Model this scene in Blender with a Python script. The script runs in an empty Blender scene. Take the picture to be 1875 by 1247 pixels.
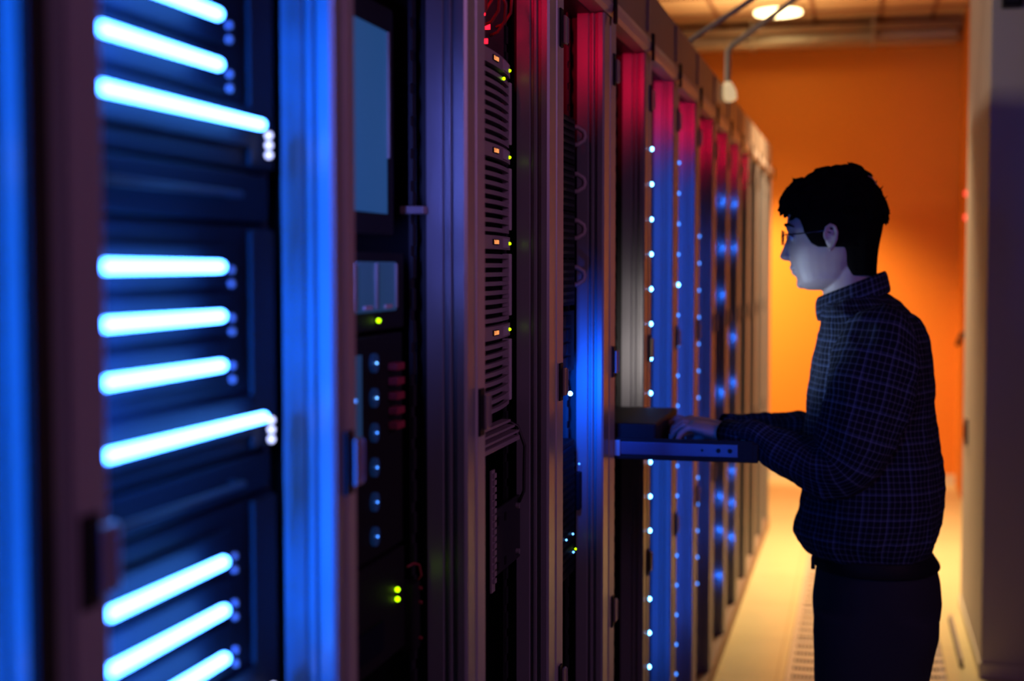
import bpy, bmesh, math, random
from mathutils import Vector, Matrix
random.seed(7)
PI = math.pi
sc = bpy.context.scene
COL = sc.collection

# ------------------------------------------------------------------ camera, world, exposure
cam_d = bpy.data.cameras.new('camera'); cam = bpy.data.objects.new('camera', cam_d); COL.objects.link(cam)
cam.location = (0, 0, 1.56)
cam.rotation_euler = (math.radians(90 - 2.9785), 0, math.radians(13.8412))
cam_d.lens = 50; cam_d.sensor_width = 36; cam_d.clip_start = 0.05; cam_d.clip_end = 60
cam_d.dof.use_dof = True; cam_d.dof.focus_distance = 2.5; cam_d.dof.aperture_fstop = 2.6
sc.camera = cam
w = bpy.data.worlds.new('world'); sc.world = w; w.use_nodes = True
w.node_tree.nodes['Background'].inputs[0].default_value = (0.35, 0.20, 0.9, 1)
w.node_tree.nodes['Background'].inputs[1].default_value = 0.012
sc.view_settings.view_transform = 'Standard'; sc.view_settings.look = 'None'
sc.view_settings.exposure = 0; sc.view_settings.gamma = 1; sc.view_settings.use_curve_mapping = False

def lamp(name, kind, loc, power, color, target=None, size=0.1, size_y=None, spot=None, blend=0.5, spread=None):
    l = bpy.data.lights.new(name, kind); l.energy = power; l.color = color
    o = bpy.data.objects.new(name, l); COL.objects.link(o); o.location = loc
    if kind == 'AREA':
        l.size = size
        if size_y: l.shape = 'RECTANGLE'; l.size_y = size_y
        if spread: l.spread = math.radians(spread)
    else:
        l.shadow_soft_size = size
    if kind == 'SPOT': l.spot_size = math.radians(spot); l.spot_blend = blend
    if target is not None:
        o.rotation_euler = (Vector(target) - Vector(loc)).to_track_quat('-Z', 'Y').to_euler()
    return o

WARM = (1, .62, .27)
# ceiling downlights over the far end of the aisle
lamp('ceiling_lamp_light', 'AREA', (-.576, 9.84, 3.25), 6, WARM, (-.576, 9.84, 0), .3, spread=80)
lamp('aisle_downlight', 'AREA', (-.02, 7.6, 3.27), 62, (1, .71, .38), (-.02, 7.6, 0), .3, spread=92)
# dim mauve fill light, added out of view to tint the rack fronts
lamp('mauve_fill_light', 'AREA', (1.9, 1.2, 2.3), 5.5, (1, .38, .92), (-.5, 2.3, 1.2), 1.2, spread=130)
# upward light added without a fixture, to brighten the ceiling and duct
lamp('added_uplight', 'AREA', (-.80, 9.25, 2.42), 8, WARM, (-.70, 9.25, 3.3), .2, spread=110)
# lamp standing behind the row end that washes the orange wall
lamp('wall_wash_light', 'SPOT', (-1.35, 9.4, 1.95), 290, (1, .63, .28), (-.62, 10.6, 1.15), .10, spot=71, blend=.7)
# hall lamp beyond the rack row: its light clears the rack tops and reaches the column
lamp('hall_light', 'AREA', (-3.2, 4.0, 2.44), 36, (1, .78, .58), (.9, 5.8, 2.3), .25)
# cool spots added out of sight among the racks to light the person
lamp('person_fill_light', 'SPOT', (-.545, 3.125, 1.36), 9.5, (.55, .74, 1), (-.11, 3.21, 1.43), .04, spot=54, blend=.8)
lamp('person_fill_light', 'SPOT', (-.50, 2.64, 1.50), 1.6, (.20, .42, 1), (-.11, 3.28, 1.40), .05, spot=52, blend=.8)

# ------------------------------------------------------------------ materials
def mat(name, col, rough=.5, metal=0, emit=None, strength=0, spec=.5, noise=None, bump=None, coat=0):
    m = bpy.data.materials.new(name); m.use_nodes = True
    nt = m.node_tree; b = nt.nodes['Principled BSDF']
    b.inputs['Base Color'].default_value = (*col, 1); b.inputs['Roughness'].default_value = rough
    b.inputs['Metallic'].default_value = metal; b.inputs['Specular IOR Level'].default_value = spec
    if coat: b.inputs['Coat Weight'].default_value = coat
    if emit:
        b.inputs['Emission Color'].default_value = (*emit, 1); b.inputs['Emission Strength'].default_value = strength
    tc = nt.nodes.new('ShaderNodeTexCoord')
    if noise:
        sc_, amt = noise
        n = nt.nodes.new('ShaderNodeTexNoise'); n.inputs['Scale'].default_value = sc_; n.inputs['Detail'].default_value = 4
        nt.links.new(tc.outputs['Object'], n.inputs['Vector'])
        mx = nt.nodes.new('ShaderNodeMix'); mx.data_type = 'RGBA'
        mx.inputs[6].default_value = (*[c * (1 - amt) for c in col], 1)
        mx.inputs[7].default_value = (*[min(1, c * (1 + amt)) for c in col], 1)
        nt.links.new(n.outputs['Fac'], mx.inputs[0]); nt.links.new(mx.outputs[2], b.inputs['Base Color'])
    if bump:
        sc_, st = bump
        n = nt.nodes.new('ShaderNodeTexNoise'); n.inputs['Scale'].default_value = sc_
        nt.links.new(tc.outputs['Object'], n.inputs['Vector'])
        bp = nt.nodes.new('ShaderNodeBump'); bp.inputs['Strength'].default_value = st; bp.inputs['Distance'].default_value = .002
        nt.links.new(n.outputs['Fac'], bp.inputs['Height']); nt.links.new(bp.outputs['Normal'], b.inputs['Normal'])
    return m

M = {}
M['post'] = mat('painted_post_metal', (.37, .37, .40), .42, .25, noise=(6, .08))
M['side'] = mat('extruded_aluminium', (.27, .28, .31), .33, .3, noise=(9, .06))
M['rail'] = mat('top_rail_paint', (.52, .46, .44), .4, .2)
M['dark'] = mat('dark_rack_panel', (.022, .024, .03), .5, .2, noise=(5, .2))
M['black'] = mat('black_plastic', (.008, .008, .010), .6, spec=.25)
M['chassis'] = mat('blue_black_chassis', (.004, .007, .014), .6, .0, spec=.12, noise=(8, .15))
M['slat'] = mat('grey_louvre', (.30, .26, .28), .5, .1)
M['band'] = mat('grey_header_band', (.32, .28, .29), .5, .1)
M['plate'] = mat('pale_label_plate', (.55, .50, .55), .45, .1)
M['steel'] = mat('zinc_steel', (.45, .45, .47), .35, .7, noise=(20, .1))
M['latch'] = mat('chrome_latch', (.32, .28, .27), .4, .3)
M['plinth'] = mat('brown_plinth', (.30, .20, .15), .6, .1, noise=(4, .2))
M['duct'] = mat('bronze_duct_sheet', (.32, .25, .20), .5, .3, noise=(3, .12))
M['bar'] = mat('blue_light_tube', (.1, .3, .8), .4, emit=(.055, .27, 1.0), strength=24)
M['whiteled'] = mat('white_led', (.5, .5, .6), .4, emit=(.55, .6, 1), strength=3.0)
M['dimled'] = mat('dim_led', (.3, .35, .5), .4, emit=(.30, .36, .6), strength=.13)
M['blueled'] = mat('blue_led', (.1, .3, .8), .4, emit=(.10, .42, 1), strength=26)
M['blueled_dim'] = mat('dim_blue_led', (.1, .2, .6), .4, emit=(.05, .25, 1), strength=3)
M['cyanled'] = mat('pale_blue_led', (.1, .3, .8), .4, emit=(.12, .4, 1), strength=4)
M['fanled'] = mat('fan_blue_glow', (.02, .05, .12), .4, emit=(.02, .12, .5), strength=.07)
M['greenled'] = mat('green_led', (.2, .5, .0), .4, emit=(.35, .75, .0), strength=4)
M['redled'] = mat('red_led', (.6, .02, .02), .4, emit=(1, .01, .03), strength=3)
M['redbtn'] = mat('red_handle', (.30, .03, .05), .5)
M['amber'] = mat('amber_display', (.3, .1, .02), .4, emit=(1, .33, .10), strength=1.6)
M['screen'] = mat('blue_screen', (.02, .05, .1), .3, emit=(.012, .065, .20), strength=.8)
M['screen2'] = mat('blue_drive_face', (.03, .08, .16), .3, emit=(.012, .045, .12), strength=.6)
M['cable'] = mat('black_cable', (.02, .02, .022), .5)
M['redcable'] = mat('red_cable', (.25, .02, .03), .5)
M['ceiling'] = mat('ceiling_board', (.62, .47, .30), .9, noise=(2, .06), bump=(60, .2))
M['orange'] = mat('orange_paint', (.80, .27, .022), .75, noise=(1.5, .04), bump=(90, .1))
M['beige'] = mat('beige_paint', (.62, .56, .50), .75, noise=(2, .05))
M['lampglass'] = mat('lit_diffuser', (1, .9, .7), .4, emit=(1, .75, .36), strength=8)
M['white'] = mat('white_enamel', (.85, .80, .62), .25)
M['pipe'] = mat('galvanised_pipe', (.46, .40, .30), .38, .4, noise=(5, .15))
M['conduit'] = mat('pale_conduit', (.50, .42, .33), .5, .2)
M['fitting'] = mat('glowing_fitting', (.9, .8, .6), .3, emit=(1, .72, .38), strength=.6)  # emission put in for the fitting's bright highlight
M['brownwood'] = mat('dark_beam', (.22, .10, .06), .7, noise=(3, .2))
M['skirt'] = mat('pale_skirting', (.72, .66, .55), .5)
M['plenum'] = mat('plenum_dark', (.04, .035, .03), .9)
M['tile'] = mat('perforated_steel', (.62, .56, .44), .4, .3)
M['skin'] = mat('skin', (.38, .28, .25), .5, noise=(30, .06), bump=(220, .15))
M['hair'] = mat('dark_hair', (.0025, .002, .002), .9, spec=.05, bump=(180, .6))
M['trouser'] = mat('black_trouser_cloth', (.010, .011, .016), .85, bump=(300, .3))
M['leather'] = mat('black_leather', (.006, .006, .007), .65, spec=.2)
M['eye'] = mat('eye_white', (.6, .6, .62), .15)
M['iris'] = mat('brown_iris', (.03, .02, .015), .1)
M['rim'] = mat('dark_glasses_rim', (.05, .05, .06), .25, .7)
M['lip'] = mat('lip_skin', (.40, .20, .18), .45)
M['railblue'] = mat('slide_rail_steel', (.10, .10, .17), .35, .4)

def glass():
    m = bpy.data.materials.new('thin_lens'); m.use_nodes = True; nt = m.node_tree
    b = nt.nodes['Principled BSDF']; b.inputs['Base Color'].default_value = (.95, .95, 1, 1)
    b.inputs['Roughness'].default_value = .02; b.inputs['Transmission Weight'].default_value = 1; b.inputs['IOR'].default_value = 1.1
    return m
M['lens'] = glass()

def floor_mat():
    m = mat('raised_floor_laminate', (.72, .64, .36), .32, noise=(7, .07)); nt = m.node_tree
    b = nt.nodes['Principled BSDF']; old = b.inputs['Base Color'].links[0].from_socket
    br = nt.nodes.new('ShaderNodeTexBrick'); br.offset = 0; br.inputs['Scale'].default_value = 1
    br.inputs['Brick Width'].default_value = .6; br.inputs['Row Height'].default_value = .6; br.inputs['Mortar Size'].default_value = .004
    geo = nt.nodes.new('ShaderNodeNewGeometry'); mp = nt.nodes.new('ShaderNodeMapping'); mp.inputs['Location'].default_value = (.3, .0, 0)
    nt.links.new(geo.outputs['Position'], mp.inputs['Vector']); nt.links.new(mp.outputs['Vector'], br.inputs['Vector'])
    br.inputs['Color1'].default_value = (1, 1, 1, 1); br.inputs['Color2'].default_value = (.95, .95, .95, 1); br.inputs['Mortar'].default_value = (.78, .75, .70, 1)
    mx = nt.nodes.new('ShaderNodeMix'); mx.data_type = 'RGBA'; mx.blend_type = 'MULTIPLY'; mx.inputs[0].default_value = 1
    nt.links.new(old, mx.inputs[6]); nt.links.new(br.outputs['Color'], mx.inputs[7]); nt.links.new(mx.outputs[2], b.inputs['Base Color'])
    return m
M['floor'] = floor_mat()

def plaid():
    m = bpy.data.materials.new('plaid_cotton'); m.use_nodes = True; nt = m.node_tree; N = nt.nodes; L = nt.links
    b = N['Principled BSDF']; b.inputs['Roughness'].default_value = .9; b.inputs['Specular IOR Level'].default_value = .2
    uv = N.new('ShaderNodeUVMap'); uv.uv_map = 'UVMap'; sx = N.new('ShaderNodeSeparateXYZ'); L.new(uv.outputs['UV'], sx.inputs[0])
    def mth(op, a, b_=None):
        n = N.new('ShaderNodeMath'); n.operation = op
        for i, v in enumerate((a, b_)):
            if v is None: continue
            if isinstance(v, (int, float)): n.inputs[i].default_value = v
            else: L.new(v, n.inputs[i])
        return n.outputs[0]
    def line(s, p, wd, off=0):
        fr = mth('FRACT', mth('DIVIDE', mth('ADD', s, off), p)); return mth('LESS_THAN', fr, wd)
    u, v = sx.outputs[0], sx.outputs[1]
    def both(p, wd, off=0): return mth('ADD', line(u, p, wd, off), line(v, p, wd, off))
    fine = both(.0135, .16); broad = both(.054, .12, .004); dk = both(.0135, .45, .009)
    c = N.new('ShaderNodeCombineColor')
    def ch(base, f, g, d):
        s = mth('ADD', mth('MULTIPLY', fine, f), base); s = mth('ADD', s, mth('MULTIPLY', broad, g))
        return mth('MAXIMUM', mth('ADD', s, mth('MULTIPLY', dk, -d)), .004)
    L.new(ch(.010, .036, .014, .005), c.inputs[0]); L.new(ch(.014, .038, .020, .006), c.inputs[1]); L.new(ch(.030, .055, .040, .010), c.inputs[2])
    L.new(c.outputs[0], b.inputs['Base Color'])
    return m
M['plaid'] = plaid()

# ------------------------------------------------------------------ mesh helpers
class MB:
    def __init__(s): s.bm = bmesh.new(); s.uv = None
    def box(s, x0, x1, y0, y1, z0, z1, bev=0, rot=None, about=None):
        r = bmesh.ops.create_cube(s.bm, size=1); vs = r['verts']
        c = Vector(((x0+x1)/2, (y0+y1)/2, (z0+z1)/2))
        for v in vs: v.co = Vector((v.co.x*(x1-x0), v.co.y*(y1-y0), v.co.z*(z1-z0))) + c
        if bev:
            es = {e for v in vs for e in v.link_edges}
            g = bmesh.ops.bevel(s.bm, geom=list(es), offset=bev, segments=2, affect='EDGES', profile=.6); vs = g['verts']
        if rot:
            bmesh.ops.rotate(s.bm, verts=list(set(vs)), cent=about or c, matrix=rot)
        return s
    def prism(s, poly, z0, z1, axis='z'):
        def m(p, h): return Vector((p[0], p[1], h)) if axis == 'z' else (Vector((p[0], h, p[1])) if axis == 'y' else Vector((h, p[0], p[1])))
        a = [s.bm.verts.new(m(p, z0)) for p in poly]; b = [s.bm.verts.new(m(p, z1)) for p in poly]
        n = len(poly)
        for i in range(n): s.bm.faces.new((a[i], a[(i+1) % n], b[(i+1) % n], b[i]))
        s.bm.faces.new(a[::-1]); s.bm.faces.new(b); return s
    def rings(s, rs, cap=True, uvs=None):
        """rs: list of rings of points; uvs: same-shaped (n+1 columns) uv list"""
        V = [[s.bm.verts.new(p) for p in r] for r in rs]; n = len(rs[0])
        if uvs and s.uv is None: s.uv = s.bm.loops.layers.uv.new('UVMap')
        for i in range(len(V)-1):
            for j in range(n):
                k = (j+1) % n
                f = s.bm.faces.new((V[i][j], V[i][k], V[i+1][k], V[i+1][j]))
                if uvs:
                    q = (uvs[i][j], uvs[i][j+1], uvs[i+1][j+1], uvs[i+1][j])
                    for l, t in zip(f.loops, q): l[s.uv].uv = t
        if cap: s.bm.faces.new(V[0][::-1]); s.bm.faces.new(V[-1])
        return s
    def tube(s, pts, rad, n=10, cap=True):
        pts = [Vector(p) for p in pts]; rad = rad if isinstance(rad, (list, tuple)) else [rad]*len(pts)
        rs = []; up = Vector((0, 0, 1)); prev = None
        for i, p in enumerate(pts):
            t = (pts[min(i+1, len(pts)-1)] - pts[max(i-1, 0)]).normalized()
            if prev is None:
                a = t.cross(up)
                if a.length < .1: a = t.cross(Vector((1, 0, 0)))
            else: a = prev - t*prev.dot(t)
            a.normalize(); prev = a; b = t.cross(a)
            r = rad[i]; ra, rb = r if isinstance(r, tuple) else (r, r)
            rs.append([p + a*ra*math.cos(2*PI*k/n) + b*rb*math.sin(2*PI*k/n) for k in range(n)])
        return s.rings(rs, cap)
    def cap_tube(s, p0, p1, r, n=12):
        p0, p1 = Vector(p0), Vector(p1); t = (p1-p0).normalized(); pts = []; rr = []
        for k in range(5): a = k/4*PI/2; pts.append(p0 - t*r*math.cos(a)); rr.append(max(r*math.sin(a), r*.02))
        for k in range(5): a = PI/2 - k/4*PI/2; pts.append(p1 + t*r*math.cos(a)); rr.append(max(r*math.sin(a), r*.02))
        return s.tube(pts, rr, n)
    def ball(s, c, r, seg=14, sc3=(1, 1, 1)):
        g = bmesh.ops.create_uvsphere(s.bm, u_segments=seg, v_segments=max(6, seg//2+2), radius=r)
        for v in g['verts']: v.co = Vector((v.co.x*sc3[0], v.co.y*sc3[1], v.co.z*sc3[2])) + Vector(c)
        return s
    def cyl(s, c, r, h, axis='z', n=16):
        d = {'x': Vector((1, 0, 0)), 'y': Vector((0, 1, 0)), 'z': Vector((0, 0, 1))}[axis]*h/2
        return s.tube([Vector(c)-d, Vector(c)+d], r, n)
    def build(s, name, m, parent=None, smooth=False, label=None, kind=None):
        bmesh.ops.recalc_face_normals(s.bm, faces=s.bm.faces)
        me = bpy.data.meshes.new(name); s.bm.to_mesh(me); s.bm.free()
        if smooth:
            for p in me.polygons: p.use_smooth = True
        for mm in (m if isinstance(m, (list, tuple)) else [m]): me.materials.append(mm if not isinstance(mm, str) else M[mm])
        o = bpy.data.objects.new(name, me); COL.objects.link(o)
        if parent is not None:
            o.parent = parent
            root = parent
            while root.parent: root = root.parent
            if root.type == 'EMPTY': me.transform(Matrix.Translation(-root.location))
        if label: o['label'] = label
        if kind: o['kind'] = kind
        return o

def thing(name, label, cat, loc, group=None):
    o = bpy.data.objects.new(name, None); o.empty_display_size = .05; COL.objects.link(o); o.location = loc
    o['label'] = label; o['category'] = cat
    if group: o['group'] = group
    return o
def tag(o, label, cat, group=None):
    o['label'] = label; o['category'] = cat
    if group: o['group'] = group
    return o
def dup(root, off, label, group=None):
    r = root.copy(); COL.objects.link(r); r.location = Vector(root.location) + Vector(off); r['label'] = label
    if group: r['group'] = group
    for ch in list(root.children):
        c = ch.copy(); COL.objects.link(c); c.parent = r
        for g in list(ch.children):
            d = g.copy(); COL.objects.link(d); d.parent = c
    return r

# ------------------------------------------------------------------ the setting
XF = -.53                                   # front plane of the rack row
b = MB()
for x0, x1, y0, y1 in ((-3.6, -.27, -.3, 10.6), (.33, 1.6, -.3, 10.6), (-.27, .33, -.3, 4.8), (-.27, .33, 8.4, 10.6)):
    b.box(x0, x1, y0, y1, -.035, 0)
b.build('floor', 'floor', kind='structure')
MB().box(-.6, .66, 4.5, 8.7, -.32, -.30).build('trim_1', 'plenum', kind='structure')
MB().box(-3.6, 1.6, 5.5, 10.7, 3.30, 3.40).build('ceiling', 'ceiling', kind='structure')
MB().box(-3.6, 1.6, 10.6, 10.72, 0, 3.3).build('wall_back', 'orange', kind='structure')
MB().box(-3.6, .66, 10.58, 10.6, 0, .07).build('baseboard_back', 'skirt', kind='structure')
MB().box(.453, 1.5, 5.607, 6.76, 0, 3.30, .004).build('wall_right', 'beige', kind='structure')
MB().box(.446, .453, 5.6, 6.76, 0, .055).box(.446, 1.5, 5.596, 5.607, 0, .055).build('baseboard_right', 'skirt', kind='structure')
MB().box(.66, .78, 6.76, 10.6, 0, 3.3).build('wall_right_far', 'orange', kind='structure')
# ceiling battens
b = MB()
for y in (9.3, 10.0): b.box(-3.5, .66, y-.02, y+.02, 3.285, 3.3)
for x in (-1.6, -1.0, -.35, .1, .45): b.box(x-.012, x+.012, 5.6, 10.6, 3.288, 3.3)
b.build('trim_2', 'brownwood', kind='structure')
MB().box(-3.5, .66, 10.5, 10.6, 3.2, 3.3).build('trim_3', 'brownwood', kind='structure')

# perforated floor tiles
def perf_tile(y0):
    t = thing('perforated_floor_tile', '', 'floor tile', (.03, y0+.3, 0), 'perforated tiles down the aisle')
    b = MB(); x0 = -.268; bm = b.bm
    xs = [x0, x0+.022]; ys = [y0+.002, y0+.030]
    for i in range(38): xs += [xs[-1]+.0105, xs[-1]+.0145]
    xs.append(x0+.596)
    for j in range(5): ys += [ys[-1]+.045, ys[-1]+.111]
    ys[-1] = y0+.57; ys.append(y0+.598)
    g = [[bm.verts.new((x, y, 0)) for y in ys] for x in xs]
    for i in range(len(xs)-1):
        for j in range(len(ys)-1):
            if not (i % 2 == 1 and j % 2 == 1): bm.faces.new((g[i][j], g[i+1][j], g[i+1][j+1], g[i][j+1]))
    ex = bmesh.ops.extrude_face_region(bm, geom=bm.faces[:])
    for v in ex['geom']:
        if isinstance(v, bmesh.types.BMVert): v.co.z -= .004
    b.build('perforated_plate', 'tile', t)
    f = MB()
    for a in ((x0, x0+.02, y0+.002, y0+.598), (x0+.576, x0+.596, y0+.002, y0+.598)): f.box(*a, -.035, -.004)
    for a in ((x0+.02, x0+.576, y0+.002, y0+.02), (x0+.02, x0+.576, y0+.58, y0+.598)): f.box(*a, -.035, -.004)
    f.build('frame', 'steel', t)
    return t
pt = perf_tile(4.8)
names = ['perforated metal floor tile nearest the person\'s feet, at the bottom edge of the view',
         'perforated metal floor tile in the aisle, second from the person\'s feet',
         'perforated metal floor tile in the aisle, third from the person\'s feet',
         'perforated metal floor tile in the aisle, fourth from the person\'s feet',
         'perforated metal floor tile in the aisle, second from the far plain floor',
         'farthest perforated metal floor tile in the aisle, where plain floor begins again']
pt['label'] = names[0]
for i in range(1, 6): dup(pt, (0, .6*i, 0), names[i])

# ------------------------------------------------------------------ the rack row
B = [.923, 1.444, 1.984, 2.536, 3.095, 3.635, 4.188, 4.735, 5.282, 5.829, 6.376, 6.923, 7.470, 8.017, 8.560]
A = [.828, 1.384, 1.891, 2.420, 2.959, 3.54, 4.09, 4.637] + [x - .098 for x in B[8:]]
B0 = .36
def far_half(a, m):      # grooved profile whose side faces the camera, y from a to m
    g = .007
    return [(XF, a+.004), (XF-.004, a), (XF-.014, a), (XF-.016, a+g), (XF-.021, a+g), (XF-.023, a), (XF-.027, a), (XF-.029, a+g*.7),
            (XF-.033, a+g*.7), (XF-.035, a), (XF-.058, a), (XF-.058, m-.0008), (XF-.002, m-.0008), (XF, m-.003)]
def near_half(m, e):
    return [(XF+.0015, m+.003), (XF-.001, m+.0008), (XF-.058, m+.0008), (XF-.058, e), (XF+.0005, e), (XF+.0015, e-.002)]
def mid(k): return (A[k]+B[k])/2 if k >= 0 else B0-.04
ORD = ['nearest the camera', 'with the three sets of blue light tubes', 'with the flat monitor near its top', 'with four grey louvred servers',
       'with the curved handles and mesh unit', 'that holds the pulled-out keyboard drawer', 'with the brightest column of blue lights',
       'with the second column of small blue lights', 'third beyond the keyboard drawer', 'fourth beyond the keyboard drawer', 'fifth beyond the keyboard drawer',
       'fourth from the far end of the row', 'third from the far end of the row', 'second from the far end of the row', 'at the far end of the row']
def hook_latch(root, y, z, side):
    pl = MB().box(XF+.001, XF+.005, y-.040, y-.016, z-.034, z+.034, .0015).build('latch', 'black', root)
    MB().box(XF+.004, XF+.009, y-.022, y+.001, z-.026, z+.024, .0015).box(XF+.004, XF+.011, y-.003, y+.001, z-.024, z+.022, .0015)\
        .build('latch_handle', 'latch', pl, label='pale metal latch handle')
racks = []
for k in range(15):
    prev = mid(k-1) if k else B0-.04
    bp = B[k-1] if k else B0
    a, m = A[k], mid(k)
    if k == 14: m = B[14]
    r = thing('server_rack', 'tall server rack ' + ORD[k] + ', open front between metal posts', 'server rack', (-.95, (prev+m)/2, 0), 'server racks in one long row')
    racks.append(r)
    MB().prism(far_half(a, m), .07, 2.09).build('front_post', 'side', r, label='grooved metal post')
    MB().prism(near_half(prev, bp), .07, 2.09).build('front_post', 'post', r, label='flat metal post')
    MB().box(-1.45, XF-.06, m-.012, m-.002, .07, 2.09).build('side_panel', 'dark', r)
    MB().box(-1.45, XF-.06, prev+.002, prev+.012, .07, 2.09).build('side_panel', 'dark', r)
    MB().box(-1.46, -1.45, prev+.002, m-.002, .07, 2.09).build('back_panel', 'dark', r)
    MB().box(-1.46, XF-.03, prev+.002, m-.002, 2.09, 2.10).build('top_panel', 'dark', r)
    MB().box(-1.45, XF-.06, prev+.002, m-.002, .07, .08).build('bottom_panel', 'dark', r)
    MB().box(XF-.03, XF+.004, prev+.001, m-.001, .0, .07, .003).box(-1.45, XF-.03, prev+.01, m-.01, 0, .07).build('plinth', 'plinth', r)
    MB().prism([(XF-.03, 2.092), (XF+.002, 2.092), (XF+.008, 2.100), (XF+.010, 2.115), (XF+.006, 2.130), (XF-.006, 2.138), (XF-.03, 2.138)], prev+.001, m-.001, 'y').build('top_rail', 'rail', r)
    MB().box(XF+.0095, XF+.017, m-.02, m-.001, 2.075, 2.142, .002).build('corner_bracket', 'black', r)
    for z in (1.985, 1.352, .80): hook_latch(r, (B[k-1] if k else B0), z, 1)
    # mounting rails inside
    mr = MB()
    for i in range(44):
        z0 = .12 + i*.0445
        mr.box(XF-.075, XF-.072, a-.018, a-.004, z0, z0+.030)
    mr.box(XF-.078, XF-.075, a-.018, a-.002, .08, 2.09)
    mr.build('mounting_rail', 'dark', r)
    if 5 <= k: MB().box(-1.2, XF-.09, bp+.012, a-.02, .12, 2.0).build('equipment_stack', 'chassis', r)

# red light strips near the top of every rack, and blue strips further down
def strip_light(k, z0, z1, power, col, x=XF-.04, off=.006, spread=100):
    y = (B[k-1] if k else B0) + off
    return lamp('rack_strip_light', 'AREA', (x, y+.004, (z0+z1)/2), power, col, (x-.45, y+1, (z0+z1)/2), .012, z1-z0, spread=min(spread, 80))
for k in range(2, 12):
    bp = B[k-1]
    MB().box(XF-.046, XF-.036, bp+.0005, bp+.004, 2.02, 2.085).build('red_light_strip', 'redled', racks[k])
    if k >= 3:
        z0 = 1.985 if k == 3 else 1.96
        strip_light(k, 2.0, 2.085, .26 if k < 8 else .22, (1, .0, .045), spread=75)
def light_column(k, zs, bright, powers, label):
    """column of LED beads on the far face of the near post of rack k"""
    bp = B[k-1] + .0005
    st = MB().box(XF-.012, XF+.001, bp, bp+.004, min(zs)-.03, max(zs)+.03).build('light_strip', 'black', racks[k])
    for z, br in zip(zs, bright):
        MB().ball((XF+.001, bp+.004, z), .0054, 12).build('light_bead', 'blueled' if br else 'blueled_dim', st, True)
    strip_light(k, min(zs)-.05, max(zs)+.05, powers, (.02, .13, 1), x=XF-.03, off=.005)
zs6 = [1.860 - .0895*i for i in range(18)]
light_column(6, zs6, [1]*18, 1.5, '')
zs7 = [1.864 - .0895*i for i in range(18)]
light_column(7, zs7, [i == 4 for i in range(18)], 1.3, '')
light_column(8, [1.66 - .0895*i for i in range(14)], [0]*14, .35, '')
for k, zs in ((9, (1.82, 1.633, 1.445, 1.051, .628, .49, .303)), (10, (1.835, 1.641, 1.247, 1.047, .655, .514, .36))):
    a = A[k]
    for z in zs:
        c = MB().box(XF-.030, XF-.018, a-.034, a-.031, z-.008, z+.008).build('status_lamp', 'black', racks[k])
        lamp('status_lamp_light', 'AREA', (XF-.022, a-.03, z), .03, (.02, .17, 1), (XF-.022, a, z), .012)

# single blue lamp in the fifth rack
bl = MB().ball((XF-.002, 2.618, 1.321), .0046, 12).build('blue_indicator', 'blueled', racks[4], True, label='glowing blue lamp')
lamp('blue_indicator_light', 'AREA', (XF-.02, 2.58, 1.30), .9, (.0, .10, 1), (XF-.12, 2.96, 1.28), .03, .12, spread=80)

# ---- cable duct on top of the racks
t = thing('cable_duct', 'long bronze sheet-metal cable duct running along the rack tops', 'cable duct', (-.66, 4.5, 2.138))
for k in range(1, 15):
    y0, y1 = mid(k-1)+.002, (mid(k) if k < 14 else B[14])-.002
    p = MB().box(XF-.012, XF-.004, y0, y1, 2.14, 2.262, .002).box(-.80, XF-.012, y0, y1, 2.14, 2.146).box(-.80, XF-.012, y0, y1, 2.25, 2.258).build('duct_panel', 'duct', t)
    MB().box(XF-.004, XF+.002, y0-.008, y0+.004, 2.15, 2.255).build('joint_strip', 'latch', t)

# ---- blue light-tube servers (rack 1), full group pattern; one unit also above and below and in rack 0
def tube_server(y0, zs, long_z, ztop, zbot, label, group, twinkles=True):
    t = thing('light_tube_server', label, 'server', (-.8, y0+.2, zbot), group)
    MB().box(-1.25, -.592, y0, y0+.415, zbot, ztop, .003).build('housing', 'chassis', t)
    MB().box(-.592, -.586, y0+.355, y0+.410, zbot+.004, ztop-.004, .002).build('side_bezel', 'black', t)
    for z in zs:
        MB().box(-.592, -.586, y0+.015, y0+.30, z-.019, z+.019, .002).build('blade', 'chassis', t)
        MB().cap_tube((-.567, y0+.04, z), (-.567, y0+.205+.038, z), .0052).build('light_tube', 'bar', t, True)
        for dz in (-.003, -.016):
            MB().ball((-.575, y0+.284, z+dz), .003, 8).build('indicator', 'dimled', t, True)
    MB().box(-.592, -.586, y0+.015, y0+.36, long_z-.02, long_z+.02, .002).build('blade', 'chassis', t)
    MB().cap_tube((-.567, y0+.04, long_z), (-.567, y0+.336, long_z), .0052).build('light_tube', 'bar', t, True)
    for j in range(3):
        MB().ball((-.575, y0+.373, long_z-.007-.0097*j), .0034, 10).build('indicator', 'whiteled', t, True)
    return t
G1 = 'dark servers with glowing blue tubes'
y0 = .950
tube_server(y0, [1.832, 1.787, 1.742], 1.697, 1.870, 1.655, 'dark server with downward-slanting blue-white light tubes, topmost in the nearest open rack', G1)
tube_server(y0, [1.560, 1.515, 1.470], 1.413, 1.600, 1.375, 'dark server with glowing blue-white light tubes at mid height in the nearest open rack', G1)
tube_server(y0, [1.289, 1.244, 1.199], 1.142, 1.330, 1.105, 'dark server with upward-slanting blue light tubes at the bottom left of the view', G1)
G0 = 'unlit blanking drawers'
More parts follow.
